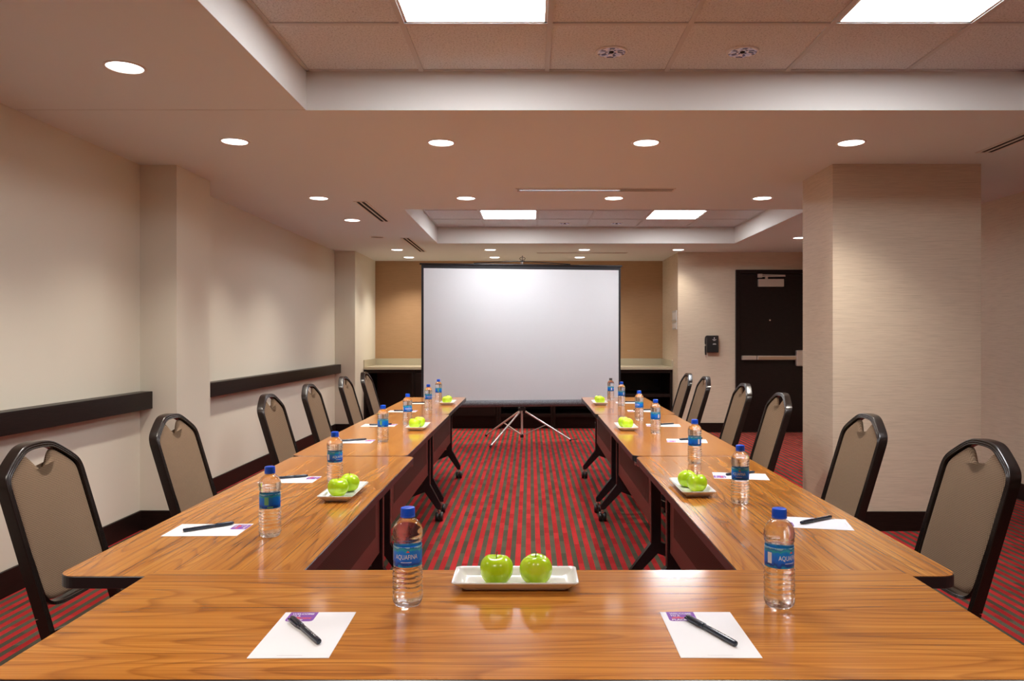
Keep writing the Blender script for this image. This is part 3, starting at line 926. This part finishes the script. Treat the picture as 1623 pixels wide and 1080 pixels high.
# ------------------------------------------------------------------ chairs
SLOPE, ZB = 0.30, 0.453
def shear_back(bm):
    for v in bm.verts: v.co.x -= (v.co.z - ZB) * SLOPE
def sweep_yz(bm, path, prof, closed=False):
    """sweep profile (in-plane offset a, depth b along x) along a yz path"""
    n = len(path); rings = []
    for i, (y, z) in enumerate(path):
        p0 = path[i - 1] if (i > 0 or closed) else path[i]
        p1 = path[(i + 1) % n] if (i < n - 1 or closed) else path[i]
        ty, tz = p1[0] - p0[0], p1[1] - p0[1]
        L = math.hypot(ty, tz) or 1
        ny, nz = tz / L, -ty / L
        rings.append([bm.verts.new((bx_, y + ny * a, z + nz * a)) for a, bx_ in prof])
    m = len(prof)
    rng = range(n) if closed else range(n - 1)
    for i in rng:
        a, b = rings[i], rings[(i + 1) % n]
        for k in range(m):
            bm.faces.new((a[k], a[(k + 1) % m], b[(k + 1) % m], b[k]))
    if not closed:
        bm.faces.new(rings[0]); bm.faces.new(rings[-1])
def reeded(w, d, face=1):
    """frame section: width w in plane, depth d, three reeds on the sitter's side"""
    pts = []
    h = w / 2
    pts.append((-h, -d / 2)); pts.append((h, -d / 2)); pts.append((h, d / 2 - 0.002))
    k = 3
    for i in range(k):
        c = h - w * (i + 0.5) / k; r = w / (2 * k)
        for a in (35, 90, 145):
            pts.append((c + r * math.cos(math.radians(a)), d / 2 + 0.0035 * math.sin(math.radians(a))))
        pts.append((c - r, d / 2 - 0.001))
    return pts
half = [(0.199, 0.40), (0.199, 0.50), (0.199, 0.62), (0.199, 0.74), (0.199, 0.795), (0.199, 0.828), (0.190, 0.853), (0.165, 0.874), (0.110, 0.909), (0.075, 0.927), (0.035, 0.934)]
arch = half + [(-y, z) for y, z in reversed(half)]
arch = chaikin(arch, 2)
def back_panel_bm():
    top = [(0.187, 0.70), (0.187, 0.80), (0.186, 0.824), (0.178, 0.845), (0.155, 0.866), (0.105, 0.898), (0.084, 0.909), (0.068, 0.906), (0.050, 0.890), (0.026, 0.862)]
    bot = [(-0.187, 0.60), (-0.187, 0.50), (-0.180, 0.468), (-0.158, 0.447), (-0.115, 0.437)]
    o = [(y, z) for y, z in top] + [(0.008, 0.849), (-0.008, 0.849)] + [(-y, z) for y, z in reversed(top)] + bot + [(-y, z) for y, z in reversed(bot)]
    o = chaikin(o, 1, True)
    n = len(o)
    # outline normals for insetting
    def inset(k):
        r = []
        for i in range(n):
            a, b = o[i - 1], o[(i + 1) % n]
            ty, tz = b[0] - a[0], b[1] - a[1]
            L = math.hypot(ty, tz) or 1
            r.append((o[i][0] - tz / L * k, o[i][1] + ty / L * k))
        return r
    area = sum(o[i][0] * o[(i + 1) % n][1] - o[(i + 1) % n][0] * o[i][1] for i in range(n))
    s = 1 if area > 0 else -1
    bm = bmesh.new()
    rs = [(0, 0.0025), (0.0015, 0.006), (0.006, 0.0105), (0.013, 0.0135), (0.022, 0.015)]
    rings = [[(-x, y, z) for y, z in inset(s * k)] for k, x in reversed(rs)] + [[(x, y, z) for y, z in inset(s * k)] for k, x in rs]
    rings_mesh(bm, rings, True, True)
    caps = [f for f in bm.faces if len(f.verts) > 4]
    bmesh.ops.triangulate(bm, faces=caps)
    return bm
def make_chair():
    t = thing('banquet_chair', 'x', 'chair', (0, 0, 0))
    b = back_panel_bm(); shear_back(b)
    obj('backrest', b, M_FABRIC, t, smooth=True, angle=50)
    b = bmesh.new(); sweep_yz(b, arch, reeded(0.022, 0.036)); shear_back(b)
    obj('back_frame', b, M_CFRAME, t, smooth=True, angle=60)
    b = bmesh.new()
    hb = [(0.196, 0.62), (0.191, 0.58), (0.190, 0.50), (0.186, 0.462), (0.163, 0.435), (0.115, 0.424), (0.05, 0.422)]
    sweep_yz(b, chaikin(hb + [(-y, z) for y, z in reversed(hb)], 2), reeded(0.012, 0.034)); shear_back(b)
    obj('back_rim', b, M_CFRAME, t, smooth=True, angle=60)
    for s in (-1, 1):
        b = bmesh.new()
        z = 0.40
        x40 = -(z - ZB) * SLOPE; x30 = -(0.30 - ZB) * SLOPE
        bar(b, (x40, s * 0.199, 0.402), (x30, s * 0.199, 0.30), 0.0235, 0.0345, (1, 0, 0))
        bar(b, (x30 + 0.002, s * 0.199, 0.312), (-0.02, s * 0.199, 0.012), 0.0238, 0.034, (1, 0, 0), 0.022, 0.024)
        lg = obj('leg', b, M_CFRAME, t)
        obj('glide', lathe(bmesh.new(), [(0.013, 0.0), (0.015, 0.006), (0.014, 0.016)], 12, -0.02, s * 0.199), M_RUBBER, lg)
        b = bmesh.new()
        bar(b, (0.50, s * 0.175, 0.40), (0.54, s * 0.190, 0.012), 0.024, 0.026, (1, 0, 0), 0.02, 0.022)
        lg = obj('leg', b, M_CFRAME, t)
        obj('glide', lathe(bmesh.new(), [(0.012, 0.0), (0.014, 0.006), (0.013, 0.016)], 12, 0.54, s * 0.190), M_RUBBER, lg)
    b = bmesh.new()
    for s in (-1, 1):
        bar(b, (0.045, s * 0.19, 0.345), (0.16, s * 0.178, 0.392), 0.018, 0.022)
        bar(b, (0.155, s * 0.178, 0.392), (0.51, s * 0.175, 0.402), 0.018, 0.028)
    bar(b, (0.17, -0.178, 0.392), (0.17, 0.178, 0.392), 0.018, 0.026)
    bar(b, (0.50, -0.175, 0.402), (0.50, 0.175, 0.402), 0.018, 0.026)
    obj('seat_frame', b, M_CFRAME, t)
    b = bmesh.new()
    rg = []
    for k, z in ((0.012, 0.406), (0.0, 0.415), (0.0, 0.440), (0.010, 0.456), (0.035, 0.466), (0.08, 0.470)):
        rg.append([(0.395 + x, y, z) for x, y in rrect(0.37 - 2 * k, 0.36 - 2 * k, max(0.07 - k * 0.5, 0.01), 5)])
    rings_mesh(b, rg)
    obj('seat', b, M_FABRIC, t, smooth=True, angle=50)
    return t
proto = make_chair()
OFF = 0.147
ORD = ['nearest the camera', 'second', 'third', 'fourth', 'fifth', 'farthest']
L_CH = [(-1.740, 2.650), (-1.725, 3.61), (-1.700, 4.89), (-1.745, 5.95), (-1.755, 7.10), (-1.755, 8.00)]
R_CH = [(1.632, 2.70), (1.620, 3.61), (1.670, 5.00), (1.718, 6.03), (1.656, 7.10), (1.623, 7.73)]
first = True
for side, lst in (('left', L_CH), ('right', R_CH)):
    for i, (x, y) in enumerate(lst):
        o = proto if first else copy_tree(proto)
        first = False
        if side == 'left':
            o.location = (x + OFF, y, 0); o.rotation_euler = (0, 0, 0)
        else:
            o.location = (x - OFF, y, 0); o.rotation_euler = (0, 0, PI)
        w = {0: f'taupe banquet chair nearest the camera on the {side} side of the tables',
             5: f'taupe banquet chair farthest from the camera on the {side} side'}.get(i, f'taupe banquet chair, {ORD[i]} from the camera along the {side} run')
        tag(o, w, 'chair', 'banquet chairs along the tables')

# ------------------------------------------------------------------ water bottles
def make_bottle():
    t = thing('water_bottle', 'x', 'bottle', (0, 0, 0))
    pr = [(0.020, 0.0), (0.0265, 0.001), (0.0300, 0.006), (0.0312, 0.013), (0.0310, 0.018), (0.0300, 0.021)]
    z = 0.021
    for k in range(6):
        pr += [(0.0310, z + 0.0030), (0.0310, z + 0.0060), (0.0290, z + 0.0080), (0.0290, z + 0.0090)]
        z += 0.0098
    pr += [(0.0296, 0.0815), (0.0288, 0.083), (0.0288, 0.124), (0.0292, 0.1255), (0.0280, 0.129), (0.0300, 0.133), (0.0304, 0.137), (0.0297, 0.139), (0.0311, 0.142), (0.0312, 0.148),
           (0.0300, 0.156), (0.0272, 0.1635), (0.0232, 0.1700), (0.0180, 0.1745), (0.0142, 0.1765), (0.0128, 0.1785), (0.0128, 0.1800)]
    b = bmesh.new(); lathe(b, pr, 40)
    # petaloid foot
    for v in b.verts:
        if v.co.z < 0.016:
            a = math.atan2(v.co.y, v.co.x)
            f = (0.016 - v.co.z) / 0.016
            k = 1 - 0.06 * f * (0.5 + 0.5 * math.cos(5 * a))
            v.co.x *= k; v.co.y *= k
        elif v.co.z < 0.078:
            a = math.atan2(v.co.y, v.co.x)
            v.co.z += 0.0012 * math.sin(4 * a + v.co.z * 60)
    obj('body', b, M_BOTTLE, t, smooth=True)
    b = bmesh.new(); lathe(b, [(0.0136, 0.1800), (0.0152, 0.1803), (0.0152, 0.1825), (0.0147, 0.1830)], 32)
    obj('neck_ring', b, M_CAP, t, smooth=True, angle=40)
    b = bmesh.new(); lathe(b, [(0.0146, 0.1832), (0.0149, 0.1845), (0.0147, 0.1970), (0.0138, 0.1992), (0.011, 0.2000)], 48)
    for i, v in enumerate(b.verts):
        if 0.184 < v.co.z < 0.1975 and i % 2: v.co.x *= 0.985; v.co.y *= 0.985
    obj('cap', b, M_CAP, t, smooth=True, angle=40)
    lb = obj('label', lathe(bmesh.new(), [(0.0290, 0.083), (0.0293, 0.0832), (0.0293, 0.1238), (0.0290, 0.124)], 48, cap=False), M_LABEL, t, smooth=True, angle=40)
    def wrap(bm, r, ang, zc):
        for v in bm.verts:
            a = ang + v.co.x / r
            v.co = Vector((r * math.sin(a), -r * math.cos(a), zc + v.co.y))
        return bm
    def patch(w, h, n=6):
        bm = bmesh.new()
        vs = [[bm.verts.new((-w / 2 + w * i / n, y, 0)) for i in range(n + 1)] for y in (-h / 2, h / 2)]
        for i in range(n): bm.faces.new((vs[0][i], vs[0][i + 1], vs[1][i + 1], vs[1][i]))
        return bm
    tx = text_bm('AQUAFINA', 0.048, 0.0112, 0.0)
    bmesh.ops.triangulate(tx, faces=tx.faces)
    # larger first and last A, drawn as peaks
    obj('lettering', wrap(tx, 0.0296, 0.0, 0.1035), M_WHITEP, lb)
    p = bmesh.new()
    v = [p.verts.new(c) for c in ((-0.004, 0, 0), (0.004, 0, 0), (0.0, 0.004, 0))]; p.faces.new(v)
    obj('peak_mark', wrap(p, 0.0296, 0.12, 0.1135), M_REDP, lb)
    obj('small_print', wrap(patch(0.022, 0.0012), 0.0296, 0.0, 0.0935), M_BARCODE, lb)
    obj('green_panel', wrap(patch(0.012, 0.022), 0.0296, 2.35, 0.105), M_GREENP, lb)
    obj('barcode_panel', wrap(patch(0.010, 0.022), 0.0296, -1.45, 0.103), M_BARCODE, lb)
    obj('green_band', wrap(patch(0.016, 0.003), 0.0296, 2.7, 0.088), M_GREENP, lb)
    return t
bp = make_bottle()
# x, y, z, turn (0 = lettering towards the camera), label
BT_ = [
 (-0.252, 1.561, ZF, 0.05, 'water bottle with blue cap at the left on the front table'),
 (0.511, 1.552, ZF, 0.45, 'water bottle with blue cap at the right on the front table'),
 (-0.746, 2.172, ZS, -2.35, 'water bottle on the left run beside the sheet nearest the camera'),
 (-0.765, 2.970, ZS, 0.75, 'water bottle behind the nearest apple plate on the left run'),
 (-0.802, 4.130, ZS, -2.55, 'water bottle third from the camera on the left run, before the middle plate'),
 (-0.802, 4.960, ZS, 0.4, 'water bottle just behind the middle apple plate on the left run'),
 (-0.800, 5.960, ZS, 0.5, 'water bottle second from the far end of the left run'),
 (-0.807, 6.680, ZS, -2.3, 'water bottle at the far end of the left run'),
 (0.722, 2.600, ZS, -0.45, 'water bottle on the right run between the two nearest sheets'),
 (0.743, 3.415, ZS, 1.9, 'water bottle on the right run behind the nearest apple plate'),
 (0.748, 4.510, ZS, 1.95, 'water bottle third from the camera on the right run'),
 (0.757, 5.250, ZS, -0.9, 'water bottle fourth from the camera on the right run'),
 (0.761, 6.300, ZS, 2.0, 'water bottle second from the far end of the right run'),
 (0.734, 6.880, ZS, 1.6, 'water bottle with a dark grey cap at the far end of the right run'),
]
for i, (x, y, z, a, lb) in enumerate(BT_):
    o = bp if i == 0 else copy_tree(bp)
    o.location = (x, y, z + 0.0002); o.rotation_euler = (0, 0, a)
    tag(o, lb, 'bottle', 'water bottles on the tables')
    if 'dark grey cap' in lb:
        for c in o.children:
            if c.name.startswith(('cap', 'neck_ring')):
                c.data = c.data.copy(); c.data.materials[0] = M_GREYCAP

# ------------------------------------------------------------------ sheets and pens
def make_sheet():
    """portrait sheet, top of the page towards +y, origin at its centre"""
    t = obj('paper_sheet', slab(bmesh.new(), 0.140, 0.216, 0.0008, 0.0, 0.0008, 2), M_PAPERW)
    k = 0.0009
    b = bmesh.new()
    o = [(-0.0585, 0.1075), (-0.0585, 0.066), (-0.0565, 0.0610), (-0.0525, 0.0590), (-0.0100, 0.0590), (-0.0060, 0.0610), (-0.004, 0.066), (-0.004, 0.1075)]
    b.faces.new([b.verts.new((x, y, k)) for x, y in o])
    pr = obj('logo_block', b, M_PURPLE, t)
    def put(body, w, h, x, y, m, sh=0.0, bold=0.01):
        bm = text_bm(body, w, h, bold, sh)
        bmesh.ops.translate(bm, vec=(x, y, k + 0.0002), verts=bm.verts)
        return obj('lettering', bm, m, pr)
    put('WELCOME', 0.043, 0.0075, -0.0315, 0.0975, M_WHITEP, bold=0.02)
    put('TO A', 0.019, 0.0075, -0.0435, 0.0868, M_WHITEP, bold=0.02)
    put('different', 0.042, 0.0100, -0.0310, 0.0765, M_REDP, 0.25, 0.02)
    put('PLACE', 0.028, 0.0075, -0.0390, 0.0660, M_WHITEP, bold=0.02)
    b = bmesh.new(); box(b, -0.022, 0.022, -0.0985, -0.0975, k, k + 0.0001)
    obj('foot_line', b, M_GREYP, t)
    return t
def make_pen():
    """pen along +x from cap (x=0) to end (x=0.145)"""
    t = thing('pen', 'x', 'pen')
    R = lambda b: bmesh.ops.transform(b, matrix=Matrix.Translation((0, 0, 0.0058)) @ Matrix.Rotation(PI / 2, 4, 'Y'), verts=b.verts)
    b = bmesh.new(); lathe(b, [(0.0042, 0.054), (0.0048, 0.056), (0.0052, 0.075), (0.0052, 0.140), (0.0046, 0.144), (0.0025, 0.145)], 18); R(b)
    br = obj('barrel', b, M_PEN, t, smooth=True, angle=40)
    b = bmesh.new(); lathe(b, [(0.0030, 0.0), (0.0042, 0.0015), (0.0055, 0.010), (0.0057, 0.046), (0.0057, 0.049), (0.0050, 0.0495), (0.0057, 0.050), (0.0057, 0.055), (0.0048, 0.0565)], 18); R(b)
    cp = obj('cap', b, M_PEN, t, smooth=True, angle=40)
    b = bmesh.new(); box(b, 0.004, 0.047, -0.0085, -0.0065, 0.0045, 0.0075, 0.0008); box(b, 0.003, 0.009, -0.0085, -0.004, 0.0045, 0.0075, 0.0008)
    obj('clip', b, M_PEN, cp)
    bm = text_bm('HYATT PLACE', 0.054, 0.0042, 0.02)
    for v in bm.verts:
        a = v.co.y / 0.0053
        v.co = Vector((v.co.x + 0.103, 0.0053 * math.sin(a), 0.0058 + 0.0053 * math.cos(a) + 0.0001))
    obj('lettering', bm, M_SILVERP, br)
    return t
sp, pp = make_sheet(), make_pen()
H = -PI / 2
SH = [  # x, y, z, turn, sheet label, pen cap xy, pen end xy
 (-0.416, 1.404, ZF, 0.012, 'white note sheet at the left on the front table', (-0.462, 1.467), (-0.372, 1.345), 'black pen lying on the left sheet of the front table'),
 (0.329, 1.405, ZF, -0.005, 'white note sheet at the right on the front table', (0.305, 1.472), (0.366, 1.338), 'black pen lying on the right sheet of the front table'),
 (-0.950, 2.238, ZS, H + 0.02, 'note sheet nearest the camera on the left run', (-0.900, 2.300), (-1.015, 2.205), 'pen on the sheet nearest the camera on the left run'),
 (-0.960, 3.030, ZS, H + 0.0, 'second note sheet on the left run, behind a bottle', (-0.905, 3.085), (-1.030, 3.025), 'pen on the second sheet of the left run'),
 (-0.965, 4.140, ZS, H, 'third note sheet on the left run, near the first seam', (-0.905, 4.190), (-1.035, 4.120), 'pen on the third sheet of the left run'),
 (-0.975, 4.900, ZS, H, 'fourth note sheet on the left run, behind a bottle', (-0.900, 4.930), (-1.035, 4.880), 'pen on the fourth sheet of the left run'),
 (-0.980, 5.830, ZS, H, 'fifth note sheet on the left run', (-0.905, 5.850), (-1.045, 5.820), 'pen on the fifth sheet of the left run'),
 (-0.965, 6.540, ZS, H, 'farthest note sheet on the left run', (-0.880, 6.560), (-1.020, 6.535), 'pen on the farthest sheet of the left run'),
 (0.865, 2.320, ZS, -H - 0.21, 'note sheet nearest the camera on the right run', (0.822, 2.300), (0.935, 2.370), 'pen on the sheet nearest the camera on the right run'),
 (0.862, 3.105, ZS, -H - 0.18, 'second note sheet on the right run, behind a bottle', (0.805, 3.110), (0.935, 3.165), 'pen on the second sheet of the right run'),
 (0.862, 4.165, ZS, -H - 0.15, 'third note sheet on the right run, near the first seam', (0.825, 4.180), (0.955, 4.225), 'pen on the third sheet of the right run'),
 (0.862, 4.900, ZS, -H - 0.12, 'fourth note sheet on the right run', (0.805, 4.890), (0.935, 4.945), 'pen on the fourth sheet of the right run'),
 (0.862, 5.850, ZS, -H - 0.08, 'fifth note sheet on the right run', (0.800, 5.860), (0.935, 5.895), 'pen on the fifth sheet of the right run'),
 (0.858, 6.590, ZS, -H - 0.05, 'farthest note sheet on the right run', (0.795, 6.610), (0.930, 6.630), 'pen on the farthest sheet of the right run'),
]
for i, (x, y, z, a, lb, c, e, lp) in enumerate(SH):
    o = sp if i == 0 else copy_tree(sp)
    o.location = (x, y, z + 0.0001); o.rotation_euler = (0, 0, a); tag(o, lb, 'paper', 'printed note sheets on the tables')
    p = pp if i == 0 else copy_tree(pp)
    an = math.atan2(e[1] - c[1], e[0] - c[0])
    p.location = (c[0], c[1], z + 0.0012); p.rotation_euler = (0, 0, an); tag(p, lp, 'pen', 'pens on the note sheets')

# ------------------------------------------------------------------ plates and apples
def make_plate():
    w, l = 0.275, 0.124
    rg = []
    for k, z, r in ((0.026, 0.0, 0.010), (0.022, 0.0008, 0.011), (0.020, 0.004, 0.012), (0.0015, 0.0195, 0.012), (0.0, 0.0212, 0.012), (0.0008, 0.0232, 0.012),
                    (0.0050, 0.0232, 0.011), (0.0095, 0.0180, 0.010), (0.0200, 0.0085, 0.009), (0.026, 0.0062, 0.008)):
        rg.append([(x, y, z) for x, y in rrect(w - 2 * k, l - 2 * k, r, 5)])
    b = rings_mesh(bmesh.new(), rg)
    return obj('serving_plate', b, M_CERAMIC, smooth=True, angle=50)
def make_apple():
    t = thing('green_apple', 'x', 'apple')
    prof = []
    n = 20
    for i in range(n + 1):
        a = PI * i / n                                      # 0 bottom .. pi top
        r = 0.0365 * (math.sin(a) ** 0.82) * (1 + 0.07 * (-math.cos(a)))
        z = 0.0325 - 0.0330 * math.cos(a)
        dimple_t = 0.0125 * math.exp(-(r / 0.0105) ** 2) if a > PI / 2 else 0
        dimple_b = 0.0070 * math.exp(-(r / 0.010) ** 2) if a < PI / 2 else 0
        prof.append((max(r, 0.0008), z - dimple_t + dimple_b))
    b = bmesh.new(); lathe(b, prof, 32)
    for v in b.verts:
        a = math.atan2(v.co.y, v.co.x)
        hgt = v.co.z / 0.066
        k = 1 + 0.018 * math.cos(5 * a + 0.4) * abs(hgt - 0.45) * 2 + 0.02 * math.cos(a)
        v.co.x *= k; v.co.y *= k
        v.co.z += 0.0016 * math.cos(2 * a + 1) * (hgt > 0.5)
    zmin = min(v.co.z for v in b.verts)
    for v in b.verts: v.co.z -= zmin
    obj('flesh', b, M_APPLE, t, smooth=True)
    obj('stem', tube(bmesh.new(), [(0, 0, 0.050), (0.0006, 0.0003, 0.060), (0.002, -0.001, 0.0705)], [0.0011, 0.0010, 0.0016], 8), M_STEM, t, smooth=True)
    return t
pl0, ap0 = make_plate(), make_apple()
PL = [
 (-0.032, 1.682, ZF, 0.0, 'white plate on the front table holding two green apples', [(-0.0745, 1.672, 0.3, 1.0), (0.0135, 1.672, 2.0, 1.0)], ('left', 'right')),
 (-0.672, 2.735, ZS, H, 'white plate with two apples nearest the camera on the left run', [(-0.682, 2.690, 1.0, 1.0), (-0.662, 2.778, 2.6, 1.0)], ('nearer', 'farther')),
 (-0.698, 4.735, ZS, H, 'middle white plate with two apples on the left run', [(-0.715, 4.690, 0.7, 1.0), (-0.697, 4.778, 2.9, 1.0)], ('nearer', 'farther')),
 (-0.700, 6.480, ZS, H, 'farthest white plate with two apples on the left run', [(-0.712, 6.440, 0.2, 1.0), (-0.706, 6.530, 2.2, 1.0)], ('nearer', 'farther')),
 (0.600, 2.815, ZS, -H, 'white plate with two apples nearest the camera on the right run', [(0.611, 2.770, 0.5, 1.0), (0.594, 2.856, 1.9, 0.98)], ('nearer', 'farther')),
 (0.598, 4.725, ZS, -H, 'middle white plate with two apples on the right run', [(0.604, 4.690, 1.5, 1.0), (0.591, 4.775, 0.9, 1.0)], ('nearer', 'farther')),
 (0.592, 6.470, ZS, -H, 'farthest white plate with two apples on the right run', [(0.602, 6.440, 2.4, 1.0), (0.592, 6.528, 0.6, 1.0)], ('nearer', 'farther')),
]
k = 0
for i, (x, y, z, a, lb, aps, nm) in enumerate(PL):
    o = pl0 if i == 0 else copy_tree(pl0)
    o.location = (x, y, z + 0.0002); o.rotation_euler = (0, 0, a); tag(o, lb, 'plate', 'white apple plates')
    where = lb.replace(' holding two green apples', '').replace(' with two apples', '')
    for (ax, ay, rot, s), w in zip(aps, nm):
        p = ap0 if k == 0 else copy_tree(ap0)
        k += 1
        p.location = (ax, ay, z + 0.0066); p.rotation_euler = (0, 0, rot); p.scale = (s, s, s)
        tag(p, f'green apple, {w} of two on the {where}', 'apple', 'green apples on the plates')
